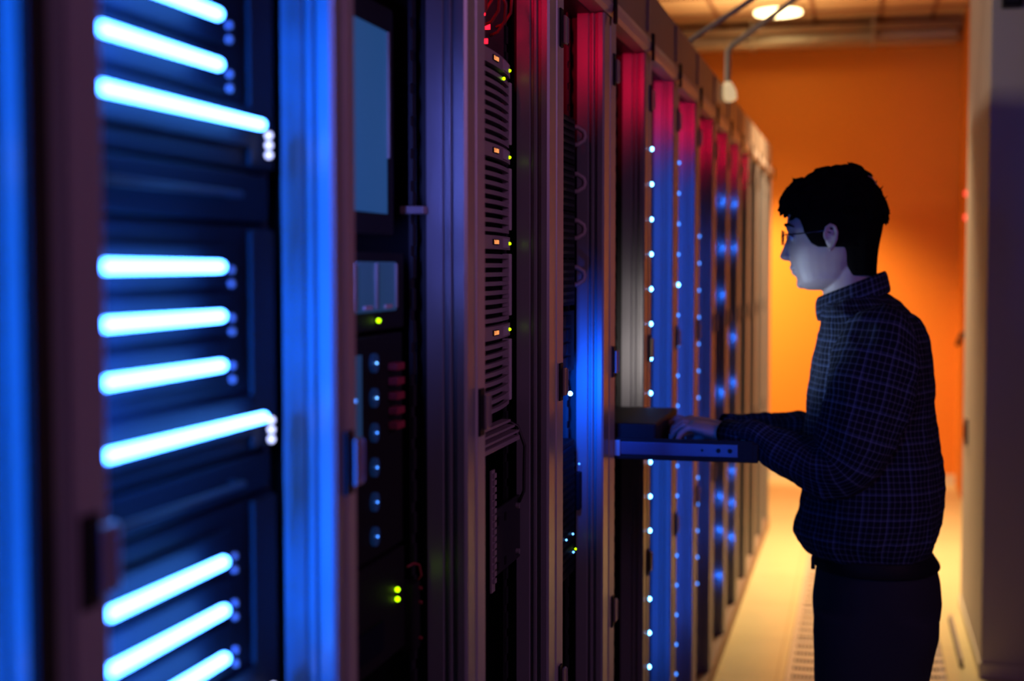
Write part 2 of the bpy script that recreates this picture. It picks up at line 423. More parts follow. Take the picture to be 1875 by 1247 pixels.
for z0, z1, lb in ((1.604, 1.652, 'thin dark drawer between the top and middle sets of blue tubes'), (1.334, 1.371, 'thin dark drawer between the middle and lowest sets of blue tubes')):
    t = thing('blanking_drawer', lb, 'rack drawer', (-.8, 1.15, z0), G0)
    MB().box(-1.2, -.59, y0, y0+.405, z0, z1, .003).build('housing', 'chassis', t)
    MB().tube([(-.588, y0+.03, (z0+z1)/2), (-.572, y0+.035, (z0+z1)/2), (-.572, y0+.30, (z0+z1)/2), (-.588, y0+.305, (z0+z1)/2)], .003, 8).build('handle', 'dark', t, True)
# rack 0 (just outside the frame) carries the same servers; their tubes light the post at the left edge
t0 = tube_server(.384, [1.832, 1.742], 1.65, 1.870, 1.60, 'dark server with blue tubes beyond the left edge of the view, upper', G1)
dup(t0, (0, 0, -.36), 'dark server with blue tubes beyond the left edge of the view, lower', G1)

# unseen blue lights added behind the near posts to strengthen the tubes' blue
for zc in (1.77, 1.49, 1.21):
    lamp('tube_boost_light', 'AREA', (XF-.035, .930, zc), 2.6, (.0, .11, 1), (XF-.50, 2, zc), .012, .16, spread=80)
    lamp('tube_boost_light', 'AREA', (XF-.035, .368, zc), 1.3, (.0, .12, 1), (XF-.50, 2, zc), .012, .16, spread=80)
MB().box(XF-.045, XF-.030, .9235, .927, 1.10, 1.88).build('added_blue_strip', 'blueled_dim', racks[1])
MB().box(XF-.045, XF-.030, .3605, .364, 1.10, 1.88).build('added_blue_strip', 'blueled_dim', racks[0])
lamp('monitor_glow', 'AREA', (XF-.035, 1.452, 1.68), .45, (.16, .20, 1), (XF-.30, 2, 1.70), .012, .36, spread=80)
MB().box(XF-.004, XF+.003, .826, .853, .08, 2.08, .002).build('black_strip', 'black', racks[0])  # narrow black strip along the edge of the post

# ---- rack 2: monitor, drive modules, fan server
X2 = -.600
t = thing('rack_monitor', 'flat blue-lit monitor mounted high in the third rack', 'monitor', (X2, 1.61, 1.60))
MB().box(X2-.03, X2-.001, 1.452, 1.790, 1.600, 1.895, .004).build('bezel', 'black', t)
MB().box(X2-.001, X2+.0005, 1.470, 1.758, 1.628, 1.862).build('screen', 'screen', t, label='dim blue screen')
MB().box(X2-.002, X2+.003, 1.7595, 1.763, 1.70, 1.862).build('edge_reflection', 'latch', t, label='pale strip standing in for a reflection at the edge of the screen')  # reflection along the screen edge, built as a pale strip
MB().box(X2-.3, X2-.03, 1.55, 1.70, 1.70, 1.80).build('bracket', 'dark', t)
t = thing('drive_shelf', 'shelf unit holding upright blue drive modules under the monitor', 'drive unit', (X2, 1.63, 1.478))
MB().box(-1.2, X2-.004, 1.462, 1.838, 1.478, 1.578, .002).build('housing', 'black', t)
for i in range(4):
    yy = 1.795 - .078*(i+1)
    d = MB().box(X2-.006, X2+.002, yy+.003, yy+.075, 1.502, 1.566, .003).build('drive_module', 'screen2', t)
    MB().box(X2+.002, X2+.0045, yy+.066, yy+.071, 1.506, 1.564).build('edge_strip', 'latch', d)
    MB().box(X2+.002, X2+.004, yy+.022, yy+.05, 1.506, 1.511).build('label_strip', 'plate', d)
MB().ball((X2+.001, 1.720, 1.491), .0030, 10).build('indicator', 'greenled', t, True, label='green light')
t = thing('fan_server', 'dark server with faint round blue fan lights and red latches', 'server', (X2, 1.63, 1.10))
MB().box(-1.2, X2-.006, 1.462, 1.838, 1.185, 1.472, .003).build('housing', 'black', t)
for i in range(6):
    z = 1.437 - i*.0446
    MB().tube([(X2-.006, 1.715, z), (X2-.001, 1.715, z)], .0125, 20).build('fan_ring', 'fanled', t)
    MB().ball((X2, 1.715, z), .0016, 8).build('fan_light', 'cyanled' if i < 2 else 'blueled_dim', t, True)
MB().ball((X2, 1.634, 1.396), .0030, 8).build('indicator', 'blueled_dim', t, True, label='blue light')
for i in range(5):
    z = 1.428 - i*.0195
    MB().box(X2-.006, X2+.008, 1.775, 1.806, z-.005, z+.005, .002).build('latch', 'redbtn', t, label='dark red latch')
MB().box(X2-.006, X2-.003, 1.635, 1.668, 1.33, 1.45).build('grille', 'screen2', t)
t = thing('storage_server', 'black server with two bright green lights low in the third rack', 'server', (X2, 1.63, 1.05))
MB().box(-1.2, X2-.004, 1.462, 1.838, 1.04, 1.180, .003).build('housing', 'black', t)
for z in (1.127, 1.114): MB().ball((X2-.001, 1.797, z), .0035, 10).build('indicator', 'greenled', t, True, label='green light')
MB().box(X2-.004, X2, 1.50, 1.74, 1.06, 1.10, .002).build('front_panel', 'chassis', t)
MB().box(-.62, -.585, 1.868, 1.888, 1.632, 1.643, .002).build('lock_bracket', 'slat', racks[2])
t = thing('junction_box', 'small dark junction box fixed inside the third rack with a bent red cable', 'junction box', (-.60, 1.86, 1.03))
MB().box(-.64, -.592, 1.842, 1.872, 1.03, 1.125, .004).build('box', 'black', t)
for z in (1.045, 1.095, 1.115): MB().cyl((-.590, 1.864, z), .0025, .004, 'x', 10).build('screw', 'redbtn', t)
MB().tube([(-.60, 1.835, 1.150), (-.595, 1.85, 1.152), (-.592, 1.865, 1.147), (-.59, 1.868, 1.132), (-.60, 1.868, 1.120)], .0018, 8).build('cable', 'redcable', t, True)

# ---- rack 3: four louvred servers
X3 = -.575
def louvre_server(z0):
    t = thing('louvred_server', '', 'server', (X3, 2.18, z0), 'grey louvred servers in one rack')
    y0, y1 = 2.000, 2.385; H = .1465
    def xf(y): s = (y-y0)/(y1-y0); return X3 - .016*(2*s-1)**2
    MB().box(-1.2, X3-.034, y0, y1, z0+.001, z0+H-.001).build('housing', 'black', t)
    n = 14; ys = [y0 + (y1-y0)*i/n for i in range(n+1)]
    def curved(za, zb, th, o=0):
        return [(xf(y)+o, y) for y in ys] + [(xf(y)-th, y) for y in ys[::-1]]
    MB().prism(curved(0, 0, .012), z0+H-.024, z0+H-.002).build('header_band', 'band', t)
    pitch = (H-.028)/8
    for i in range(8):
        z = z0 + .004 + pitch*i
        MB().prism(curved(0, 0, .010, -.002), z, z+pitch*.46).build('louvre', 'slat', t)
    yy = 2.205
    MB().box(xf(yy)-.002, xf(yy)+.0015, yy, yy+.035, z0+H-.017, z0+H-.008).build('display', 'black', t)
    bb = MB()
    for j in range(4):
        c = yy+.005+.0075*j
        bb.box(xf(yy)+.0015, xf(yy)+.002, c, c+.0045, z0+H-.0155, z0+H-.0145).box(xf(yy)+.0015, xf(yy)+.002, c+.0035, c+.0050, z0+H-.0155, z0+H-.0095)
        if j != 1: bb.box(xf(yy)+.0015, xf(yy)+.002, c, c+.0045, z0+H-.0105, z0+H-.0095).box(xf(yy)+.0015, xf(yy)+.002, c, c+.0045, z0+H-.0130, z0+H-.0120)
    bb.build('display_digits', 'amber', t, label='amber lit digits')
    yp = 2.285
    yq = [yp+.062*i/6 for i in range(7)]
    MB().prism([(xf(y)+.0012, y) for y in yq] + [(xf(y)-.002, y) for y in yq[::-1]], z0+H-.021, z0+H-.005).build('name_plate', 'plate', t)
    MB().ball((xf(2.362)+.001, 2.364, z0+H-.013), .0028, 8).build('indicator', 'greenled', t, True, label='yellow green light')
    MB().box(X3-.030, X3-.015, y1-.004, y1+.010, z0+.01, z0+H-.03, .002).build('edge_handle', 'plate', t)
    return t
ls = louvre_server(1.905-.1465)
ls['label'] = 'grey louvred server, topmost of the four in its rack, with extra green lights'
for i, lb in enumerate(('grey louvred server second from the top of the stack of four', 'grey louvred server third from the top of the stack of four', 'grey louvred server lowest in the stack of four, above the tilted shelf')):
    dup(ls, (0, 0, -.1465*(i+1)), lb)
MB().ball((X3-.003, 2.29, 1.905-.036), .0028, 8).build('indicator', 'greenled', ls, True, label='yellow green light')
t = thing('cable_shelf', 'slightly tilted metal shelf under the louvred servers', 'shelf', (X3, 2.2, 1.28))
MB().box(-1.1, X3+.004, 2.0, 2.375, 1.262, 1.270, .002).build('tray', 'slat', t)
for i in range(3): MB().box(X3-.01, X3+.006, 2.0, 2.36-.03*i, 1.277+.012*i, 1.281+.012*i).build('lip', 'slat', t)
t = thing('patch_unit', 'patch panel with red lights and looped cables above the louvred servers', 'patch panel', (X3, 2.2, 1.915))
MB().box(-1.1, X3-.02, 2.0, 2.36, 1.908, 2.06, .003).build('housing', 'dark', t)
for i, (yy, z) in enumerate(((2.205, 1.962), (2.22, 1.920), (2.17, 1.975), (2.235, 1.945), (2.15, 1.93), (2.24, 2.0), (2.20, 2.02), (2.235, 2.035))):
    MB().box(X3-.02, X3-.012, yy-.001, yy+.0015, z-.004, z+.004).build('indicator', 'redled', t, label='red light')
for i in range(7):
    yy = 2.03 + .04*i; z = 1.99 - .01*(i % 3)
    MB().tube([(X3-.02, yy, z+.04), (X3+.004, yy+.004, z+.035), (X3+.012, yy+.014, z+.012), (X3+.008, yy+.022, z-.014), (X3-.006, yy+.03, z-.03), (X3-.02, yy+.034, z-.034)], .0026, 8).build('patch_cable', 'redcable', t, True)
lamp('patch_light', 'AREA', (X3+.02, 2.03, 2.05), .05, (1, .02, .08), (X3, 2.25, 1.94), .03)
b = MB()
for i in range(16):
    z = 1.045 + i*.0115; b.box(-.578, -.574, 2.212, 2.226, z, z+.0075)
b.box(-.581, -.578, 2.208, 2.230, 1.03, 1.23); b.build('slotted_rail', 'slat', racks[3])
t = thing('cable_bracket', 'dark perforated bracket plate below the louvred servers', 'bracket', (-.58, 2.33, 1.04))
b = MB(); b.box(-.586, -.580, 2.232, 2.415, 1.050, 1.160, .002); b.build('plate', 'dark', t)
for yy, z in ((2.25, 1.14), (2.25, 1.065), (2.30, 1.14), (2.30, 1.065)): MB().box(-.580, -.579, yy, yy+.012, z-.007, z+.007).build('slot', 'black', t)
for yy, z in ((2.385, 1.145), (2.385, 1.065)): MB().cyl((-.577, yy, z), .005, .006, 'x', 12).build('bolt', 'steel', t)
tag(MB().tube([(-.60, 2.36, 1.30), (-.575, 2.375, 1.285), (-.565, 2.385, 1.25), (-.566, 2.385, 1.20), (-.568, 2.392, 1.17), (-.578, 2.398, 1.150)], .003, 8).build('power_cable', 'cable', None, True),
    'black cable hanging from the shelf to the bracket plate', 'cable')

# ---- rack 4: handled servers, module panel, mesh unit
for i in range(4):
    z0 = 1.770 - i*.0965
    lb = ['topmost', 'second from the top', 'third from the top', 'lowest'][i]
    if i == 0:
        t = thing('handled_server', 'dark server with a curved side handle, topmost of the four in its rack', 'server', (X3, 2.75, z0), 'dark servers with curved handles'); hs = t
        MB().box(-1.2, X3-.006, 2.56, 2.905, z0, z0+.094, .002).build('housing', 'black', t)
        for j in range(6): MB().box(X3-.006, X3-.002, 2.58, 2.88, z0+.008+j*.0145, z0+.014+j*.0145).build('grille_bar', 'dark', t)
        c = (X3+.0, 2.915, z0+.060)
        MB().tube([(X3-.014, 2.905, c[2]+.018), (X3-.002, 2.910, c[2]+.018), (X3+.010, 2.915, c[2]+.009), (X3+.012, 2.916, c[2]), (X3+.010, 2.915, c[2]-.009), (X3-.002, 2.910, c[2]-.018), (X3-.014, 2.905, c[2]-.018)], .0055, 8).build('handle', 'slat', t, True)
    else: dup(hs, (0, 0, -i*.0965), 'dark server with curved side handle, %s of its stack' % lb)
t = thing('module_panel', 'panel of small blue-grey modules above the glowing blue lamp', 'module panel', (X3, 2.74, 1.345))
MB().box(-1.2, X3-.006, 2.56, 2.90, 1.345, 1.470, .002).build('housing', 'black', t)
for j in range(4):
    for i in range(3): MB().box(X3-.006, X3, 2.70+i*.05, 2.74+i*.05, 1.355+j*.028, 1.378+j*.028, .002).build('module', 'chassis', t)
t = thing('mesh_unit', 'rack unit with a fine mesh front and tiny blue lights', 'server', (X3, 2.74, .92))
MB().box(-1.2, X3-.008, 2.56, 2.915, .920, 1.20, .002).build('housing', 'black', t)
b = MB(); bm = b.bm; ny, nz = 44, 34
g = [[bm.verts.new((X3-.004, 2.60+.30*i/ny, .93+.26*j/nz)) for j in range(nz+1)] for i in range(ny+1)]
for i in range(ny):
    for j in range(nz):
        if not (i % 2 and j % 2): bm.faces.new((g[i][j], g[i+1][j], g[i+1][j+1], g[i][j+1]))
ex = bmesh.ops.extrude_face_region(bm, geom=bm.faces[:])
for v in ex['geom']:
    if isinstance(v, bmesh.types.BMVert): v.co.x -= .002
b.build('mesh_front', 'chassis', t)
for yy, z, mm in ((2.86, 1.008, 'cyanled'), (2.793, 1.008, 'cyanled'), (2.866, .969, 'cyanled'), (2.889, .971, 'greenled'), (2.925, 1.145, 'blueled_dim')):
    MB().ball((X3, yy, z), .0023, 8).build('indicator', mm, t, True)
MB().box(XF-.062, XF-.045, 2.93, 2.958, 1.045, 1.125, .003).build('hinge_block', 'chassis', racks[4])
# unseen lamp body added for the light on the person
t = thing('added_lamp', 'small added lamp, unseen behind the post beside the pulled-out console tray', 'lamp', (-.57, 3.12, 1.42))
MB().box(-.590, -.560, 3.103, 3.140, 1.38, 1.46, .004).build('lamp_body', 'black', t)
MB().box(-.560, -.558, 3.107, 3.136, 1.385, 1.455).build('lamp_face', 'plate', t)

# ---- rack 5: keyboard drawer
t = thing('rack_console', 'dark rack console tray pulled out of the rack under the person\'s hands', 'keyboard tray', (-.40, 3.30, 1.14))
MB().box(-.90, -.218, 3.10, 3.505, 1.134, 1.142, .002).build('tray', 'black', t)
MB().box(-.232, -.215, 3.098, 3.507, 1.134, 1.176, .003).build('front_lip', 'black', t)
MB().box(-.90, -.226, 3.097, 3.102, 1.136, 1.182, .001).build('side_wall', 'black', t)
MB().box(-.90, -.226, 3.503, 3.507, 1.136, 1.182, .001).build('side_wall', 'black', t)
s = MB().box(-.56, -.258, 3.092, 3.097, 1.146, 1.174, .001).build('slide_rail', 'railblue', t, label='steel slide rail with round holes')
for x in (-.275, -.300, -.335): MB().cyl((x, 3.0915, 1.160), .005 if x > -.31 else .003, .002, 'y', 14).build('hole', 'black', s)
MB().box(-.545, -.515, 3.085, 3.092, 1.143, 1.178, .001).build('rail_clip', 'steel', t)
MB().box(-.62, -.440, 3.12, 3.49, 1.142, 1.212, .006).build('hinge_housing', 'black', t)
k = thing('keyboard', 'flat dark keyboard lying in the drawer under the hands', 'keyboard', (-.34, 3.30, 1.142))
MB().box(-.432, -.245, 3.115, 3.495, 1.142, 1.152, .003).build('case', 'black', k)
for r_ in range(5):
    for c_ in range(15):
        MB().box(-.425+.032*r_, -.398+.032*r_, 3.123+.0242*c_, 3.144+.0242*c_, 1.152, 1.157, .0015).build('key', 'dark', k)

lamp('post_fill_light', 'AREA', (XF-.03, 3.100, 1.36), .16, (1, .85, .75), (XF-.25, 4, 1.36), .01, .26, spread=70)  # weak light added for the soft pale tone on the far post
# ------------------------------------------------------------------ overhead things at the far end
t = thing('ceiling_light', 'round lit ceiling light above the far end of the rack row', 'ceiling light', (-.576, 9.84, 3.30))
MB().tube([(-.576, 9.84, 3.300), (-.576, 9.84, 3.275)], .175, 32).build('rim', 'white', t, True)
MB().tube([(-.576, 9.84, 3.282), (-.576, 9.84, 3.262), (-.576, 9.84, 3.255)], [.155, .155, .12], 32).build('diffuser', 'lampglass', t, True, label='glowing warm diffuser')
t = thing('ceiling_duct', 'long pale duct and pipes running across above the orange wall', 'duct', (-.9, 10.35, 3.17))
MB().box(-3.4, .62, 10.33, 10.45, 3.105, 3.20, .02).build('duct_body', 'pipe', t)
MB().tube([(-3.4, 10.30, 3.225), (.64, 10.30, 3.225)], .025, 12).build('pipe', 'pipe', t, True)
MB().tube([(-3.4, 10.27, 3.12), (.64, 10.27, 3.12)], .018, 12).build('pipe', 'pipe', t, True)
for x in (-.78, .05): MB().box(x-.008, x+.008, 10.24, 10.46, 3.09, 3.30).build('hanger', 'pipe', t)
tag(MB().tube([(-.62, 4.6, 2.262), (-.555, 4.6, 2.275), (-.519, 4.6, 2.300), (-.320, 4.6, 2.424), (.2, 4.6, 2.75)], .009, 12).build('conduit', 'conduit', None, True), 'slanting grey conduit left of the round ceiling light', 'conduit', 'slanting overhead conduits')
t = thing('cable_drop', 'pale vertical tube with a shiny fitting at the front edge of the cable duct', 'cable drop', (-.52, 5.6, 2.2))
MB().tube([(-.519, 5.6, 2.24), (-.519, 5.6, 2.30), (-.518, 5.6, 2.395), (-.500, 5.6, 2.415), (-.286, 5.6, 2.567), (.25, 5.6, 2.95)], .012, 12).build('drop_tube', 'conduit', t, True)
MB().tube([(-.519, 5.6, 2.275), (-.517, 5.6, 2.26), (-.512, 5.6, 2.235), (-.506, 5.6, 2.205), (-.505, 5.6, 2.200)], [.012, .020, .027, .024, .010], 18).build('fitting', 'fitting', t, True, label='pale fitting with an added glow')
# things on the right
t = thing('alarm_panel', 'slim alarm panel with two red lights on the right wall beyond the column', 'alarm panel', (.66, 8.9, 1.9))
MB().box(.60, .66, 8.62, 8.72, 1.78, 2.05, .005).build('case', 'beige', t)
for z in (1.980, 1.842): MB().ball((.578, 8.62, z), .019, 12).build('indicator', mat('alarm_red', (.6, .05, .03), .4, emit=(1, .06, .04), strength=1.3), t, True, label='red light')
t = thing('wall_hook', 'small dark hook on the right wall beyond the person\'s back', 'hook', (.62, 9.0, 1.12))
MB().box(.63, .66, 8.97, 9.03, 1.03, 1.21, .004).build('back_plate', 'brownwood', t)
MB().tube([(.64, 9.0, 1.16), (.585, 9.0, 1.15), (.56, 9.0, 1.08)], .014, 8).build('lever', 'black', t, True)
t = thing('wall_box', 'black box high on the beige column at the top right corner', 'wall box', (.53, 5.58, 2.5))
MB().box(.487, .557, 5.545, 5.607, 2.512, 2.62, .004).build('case', 'black', t)
MB().box(.497, .547, 5.541, 5.545, 2.53, 2.60, .002).build('front_plate', 'dark', t)
t = thing('floor_stop', 'dark upright metal strip on the floor beside the column', 'door stop', (.40, 5.9, 0))
MB().box(.385, .40, 5.72, 6.50, 0, .01).build('base_strip', 'dark', t)
MB().box(.387, .398, 5.72, 6.45, .01, .035, .002).build('upright', 'slat', t)
t = thing('wall_socket', 'small brown socket low on the side of the beige column', 'socket', (.44, 6.5, .9))
MB().box(.440, .453, 6.45, 6.53, .78, .90, .003).build('cover', 'plinth', t)
MB().box(.437, .440, 6.47, 6.51, .81, .87, .001).build('insert', 'black', t)

# ------------------------------------------------------------------ the person
YM = 3.28                                    # the person's mid plane; faces -x
pr = thing('person', 'dark-haired person in glasses, plaid shirt and black trousers typing at the pulled-out keyboard drawer', 'person', (.03, YM, 0))

def slice_ring(z, xf, xb, hw, n=32, ef=2.0, eb=2.0, yc=YM, tilt=0, xw=None):
    """closed horizontal ring from front xf to back xb; xw = where it is widest; ef/eb superellipse exponents"""
    xm = xw if xw is not None else (xf+xb)/2; pts = []
    for k in range(n):
        t = 2*PI*k/n; c, s_ = math.cos(t), math.sin(t)
        e = ef if c > 0 else eb
        cx = abs(c)**(2/e); sy = abs(s_)**(2/e)
        x = xm - (xm-xf)*cx if c > 0 else xm + (xb-xm)*cx
        pts.append(Vector((x, yc + math.copysign(sy*hw, s_), z + tilt*(x-xm))))
    return pts

bd = MB()
# skull and face
H = [ # z, xf, xb, hw, widest x, front exponent
 (1.772, -.070, -.010, .030, -.035, 2), (1.762, -.105, .015, .050, -.035, 2), (1.745, -.130, .028, .063, -.035, 2), (1.72, -.150, .038, .072, -.035, 2.1),
 (1.695, -.160, .042, .076, -.035, 2.2), (1.672, -.1665, .040, .077, -.04, 2.3), (1.655, -.1690, .036, .077, -.045, 2.4), (1.645, -.1705, .033, .076, -.05, 2.5),
 (1.635, -.1630, .030, .075, -.05, 2.5), (1.622, -.1600, .026, .074, -.05, 2.4), (1.605, -.1610, .020, .0735, -.055, 2.3), (1.588, -.1610, .012, .070, -.055, 2.2),
 (1.572, -.1600, .006, .0640, -.06, 2.1), (1.558, -.1565, .0, .0595, -.06, 2.0), (1.545, -.1510, -.004, .0550, -.06, 2.0), (1.532, -.1450, -.006, .053, -.065, 2.0),
 (1.522, -.1420, -.02, .046, -.075, 2.0), (1.513, -.1340, -.045, .036, -.085, 2.0), (1.507, -.122, -.070, .022, -.09, 2.0)]
bd.rings([slice_ring(z, xf, xb, hw, ef=e, xw=xw) for z, xf, xb, hw, xw, e in H])
# neck
bd.rings([slice_ring(1.62, -.070, .030, .052), slice_ring(1.57, -.082, .030, .055), slice_ring(1.52, -.088, .032, .057), slice_ring(1.47, -.085, .040, .060), slice_ring(1.42, -.08, .06, .075)])
# nose
bd.rings([slice_ring(z, xf, -.150, hw, 16, 1.6) for z, xf, hw in ((1.640, -.166, .009), (1.628, -.1675, .0085), (1.615, -.1715, .0095), (1.600, -.1770, .011), (1.590, -.1815, .013), (1.583, -.1840, .0155), (1.577, -.1815, .0160), (1.573, -.1720, .013))])
for s_ in (-1, 1): bd.ball((-.1665, YM+s_*.0115, 1.5815), .0085, 12, (1.1, .85, .85))
# lips, chin, brows, cheekbones
bd.ball((-.1535, YM, 1.5575), .0085, 12, (1.0, 2.6, .75)); bd.ball((-.1485, YM, 1.546), .0085, 12, (1.0, 2.3, .8))
bd.ball((-.1345, YM, 1.521), .013, 12, (.9, 1.3, .9))
for s_ in (-1, 1):
    bd.ball((-.156, YM+s_*.028, 1.6475), .011, 12, (1.0, 2.0, .7))
    bd.ball((-.1475, YM+s_*.031, 1.6255), .0125, 12, (.8, 1.15, .95))
# ears
for s_ in (-1, 1):
    yy = YM + s_*.080
    bd.ball((-.0695, yy-s_*.001, 1.626), .0135, 14, (1.0, .50, 1.95))
    pts = [(-.081, 1.618), (-.083, 1.632), (-.079, 1.646), (-.070, 1.6525), (-.060, 1.648), (-.0555, 1.635), (-.0575, 1.618), (-.064, 1.603), (-.072, 1.594)]
    bd.tube([(x, yy+s_*(.006+.004*(i/8)), z) for i, (x, z) in enumerate(pts)], [.003, .0034, .0036, .0036, .0036, .0036, .0036, .004, .0045], 8)
    bd.tube([(-.077, yy+s_*.004, 1.622), (-.071, yy+s_*.006, 1.63), (-.064, yy+s_*.006, 1.628), (-.063, yy+s_*.005, 1.615), (-.070, yy+s_*.005, 1.606)], .0028, 8)
# trunk and limbs under the clothes
bd.rings([slice_ring(z, a_, b_, hw) for z, a_, b_, hw in ((1.45, -.06, .07, .09), (1.42, -.072, .11, .15), (1.38, -.085, .13, .175), (1.30, -.09, .135, .175), (1.18, -.08, .13, .16), (1.05, -.08, .14, .15), (.95, -.08, .155, .16), (.86, -.08, .165, .165), (.80, -.07, .16, .16))])
SL, EL, WL = (.030, YM-.160, 1.395), (-.045, YM-.215, 1.135), (-.292, YM-.075, 1.186)
SR, ER, WR = (.030, YM+.160, 1.395), (-.045, YM+.215, 1.135), (-.312, YM+.085, 1.178)
for S_, E_, W_ in ((SL, EL, WL), (SR, ER, WR)):
    m1 = [(S_[i]+E_[i])/2 for i in range(3)]; m2 = [(E_[i]*.6+W_[i]*.4) for i in range(3)]
    bd.tube([S_, m1, E_, m2, W_], [.042, .043, .036, .036, .024], 14)
for s_ in (-1, 1):
    yy = YM + s_*.088
    bd.tube([(.035, yy, .90), (.03, yy, .70), (.022, yy, .48), (.035, yy, .28), (.04, yy, .09)], [.078, .072, .050, .048, .034], 16)
    bd.tube([(.06, yy, .05), (-.0, yy-.0, .045), (-.09, yy+s_*.005, .032), (-.15, yy+s_*.01, .026)], [.032, .034, .030, .02], 12)
# hands: palm, five fingers, typing
def hand(W, s_, dx, dz, sgn):
    """W wrist point; s_ = side (-1 near/left hand); palm runs to -x, thumb to the person's middle"""
    wx, wy, wz = W
    inn = -s_*1.0                                    # direction towards the body's middle (y)
    kn = (wx-.088+dx, wy+inn*.012, wz+.010+dz)          # middle knuckle
    pal = [slice for slice in ()]
    rs = []
    for f_, hw, th in ((0, .026, .021), (.3, .034, .020), (.65, .040, .018), (1.0, .041, .0145), (1.1, .034, .009)):
        c = Vector((wx + (kn[0]-wx)*f_, wy + (kn[1]-wy)*f_, wz + (kn[2]-wz)*f_ - .004))
        rs.append([c + Vector((0, hw*math.cos(2*PI*k/14), th*math.sin(2*PI*k/14))) for k in range(14)])
    bd.rings(rs)
    tipz = 1.158
    for j, (off, ln) in enumerate(((-.030, .064), (-.010, .074), (.010, .071), (.029, .056))):   # index .. little; off along outward
        y0_ = kn[1] - inn*off
        k0 = Vector((kn[0]+abs(off)*.25+.004, y0_, kn[2]-.003 - abs(off)*.1))
        lift = (.004, .008, .002, .0)[j]
        p1 = k0 + Vector((-ln*.42, -inn*off*.08, .001+lift)); p2 = p1 + Vector((-ln*.27, 0, -.014)); p3 = Vector((p2.x-ln*.12, p2.y, max(tipz+.006, p2.z-.016)))
        bd.tube([k0+Vector((.022, 0, -.002)), k0, (k0+p1)/2, p1, (p1+p2)/2, p2, p3, p3+Vector((-.003, 0, -.003))], [.0085, .0098, .0083, .0088, .0076, .0078, .0066, .0035], 12)
    # thumb leaves the side of the palm near the wrist
    a0 = Vector((wx-.022, wy+inn*.022, wz-.006)); a1 = a0 + Vector((-.030, inn*.022, -.004)); a2 = a1 + Vector((-.030, inn*.010, -.008)); a3 = Vector((a2.x-.018, a2.y-inn*.002, tipz+.006))
    bd.tube([a0, (a0+a1)/2, a1, a2, a3, a3+Vector((-.003, 0, -.002))], [.014, .0135, .0108, .0098, .008, .004], 12)
hand(WL, -1, .012, .006, 1)
hand(WR, 1, .004, .010, 1)
body = bd.build('body', 'skin', pr, True)
r = body.modifiers.new('fuse', 'REMESH'); r.mode = 'VOXEL'; r.voxel_size = .0028; r.use_smooth_shade = True
s2 = body.modifiers.new('smooth', 'SMOOTH'); s2.factor = .6; s2.iterations = 5

# eyes
for s_ in (-1, 1):
    e = MB().ball((-.1497, YM+s_*.031, 1.6265), .0118, 20).build('eyeball', 'eye', pr, True)
    MB().ball((-.1590, YM+s_*.0315, 1.6262), .0048, 14, (.6, 1, 1)).build('iris', 'iris', e, True)
# eyelids and lashes
for s_ in (-1, 1):
    MB().tube([(-.1570, YM+s_*.018, 1.629), (-.1625, YM+s_*.026, 1.6325), (-.1600, YM+s_*.038, 1.6320), (-.1520, YM+s_*.046, 1.627)], .0014, 8).build('eyelashes', 'hair', pr, True)
# eyebrows
for s_ in (-1, 1):
    MB().tube([(-.1690, YM+s_*.014, 1.6500), (-.1700, YM+s_*.026, 1.6535), (-.1640, YM+s_*.042, 1.6540), (-.150, YM+s_*.056, 1.6480)], [.0022, .0034, .003, .0015], 8).build('eyebrow', 'hair', pr, True)

# hair
hb = MB()
HR = [ # z, xf, xb, hw, exponent front
 (1.786, -.052, -.025, .020, 2), (1.779, -.085, -.008, .045, 2), (1.768, -.110, .004, .062, 2.1), (1.752, -.148, .014, .074, 2.3), (1.735, -.166, .028, .082, 2.5),
 (1.715, -.178, .040, .086, 2.6), (1.698, -.1815, .047, .088, 2.7), (1.686, -.178, .050, .088, 2.8), (1.675, -.160, .0485, .0875, 3.2), (1.664, -.140, .047, .087, 5),
 (1.650, -.134, .043, .086, 6), (1.635, -.129, .0405, .0835, 7), (1.622, -.121, .038, .0815, 7), (1.612, -.115, .036, .080, 7), (1.603, -.104, .035, .078, 6)]
hb.rings([slice_ring(z, a_, b_, hw, 48, ef=e, eb=2.2, xw=-.03) for z, a_, b_, hw, e in HR])
hb.rings([slice_ring(z, a_, b_, hw, 32, ef=5, eb=2.3, xw=.0) for z, a_, b_, hw in ((1.64, -.060, .040, .083), (1.62, -.058, .037, .080), (1.60, -.052, .034, .074), (1.58, -.044, .032, .068), (1.56, -.038, .031, .063), (1.54, -.030, .030, .058))])
rnd = random.Random(3)
# tufts following the outline, combed from the crown to the front
for i in range(230):
    th = rnd.uniform(0, 2*PI); v_ = rnd.uniform(0, 1); idx = int(v_*8); z, a_, b_, hw, e = HR[idx+1]
    rg = slice_ring(z, a_, b_, hw, 48, ef=e, eb=2.2, xw=-.03); p = rg[rnd.randrange(48)]
    c = Vector((-.06, YM, 1.66)); n_ = (p-c).normalized(); fwd = Vector((-1, 0, -.25)); fwd = (fwd - n_*fwd.dot(n_)).normalized()
    if p.x > 0: fwd = (Vector((.25, 0, -1)) - n_*Vector((.25, 0, -1)).dot(n_)).normalized()
    L_ = rnd.uniform(.014, .026)
    hb.tube([p-n_*.006-fwd*.012, p+n_*.0005, p+fwd*L_*.6+n_*.0015, p+fwd*L_+n_*rnd.uniform(-.002, .004)], [.006, .0058, .004, .0018], 6)
for y_, z_ in ((-.03, 1.692), (-.01, 1.688), (.015, 1.69), (.035, 1.694), (-.045, 1.70), (.05, 1.70), (0, 1.70), (-.055, 1.684), (-.02, 1.684)):
    hb.tube([(-.150, YM+y_, z_+.025), (-.176, YM+y_, z_+.006), (-.180, YM+y_*1.05, z_-.010)], [.010, .007, .0025], 8)
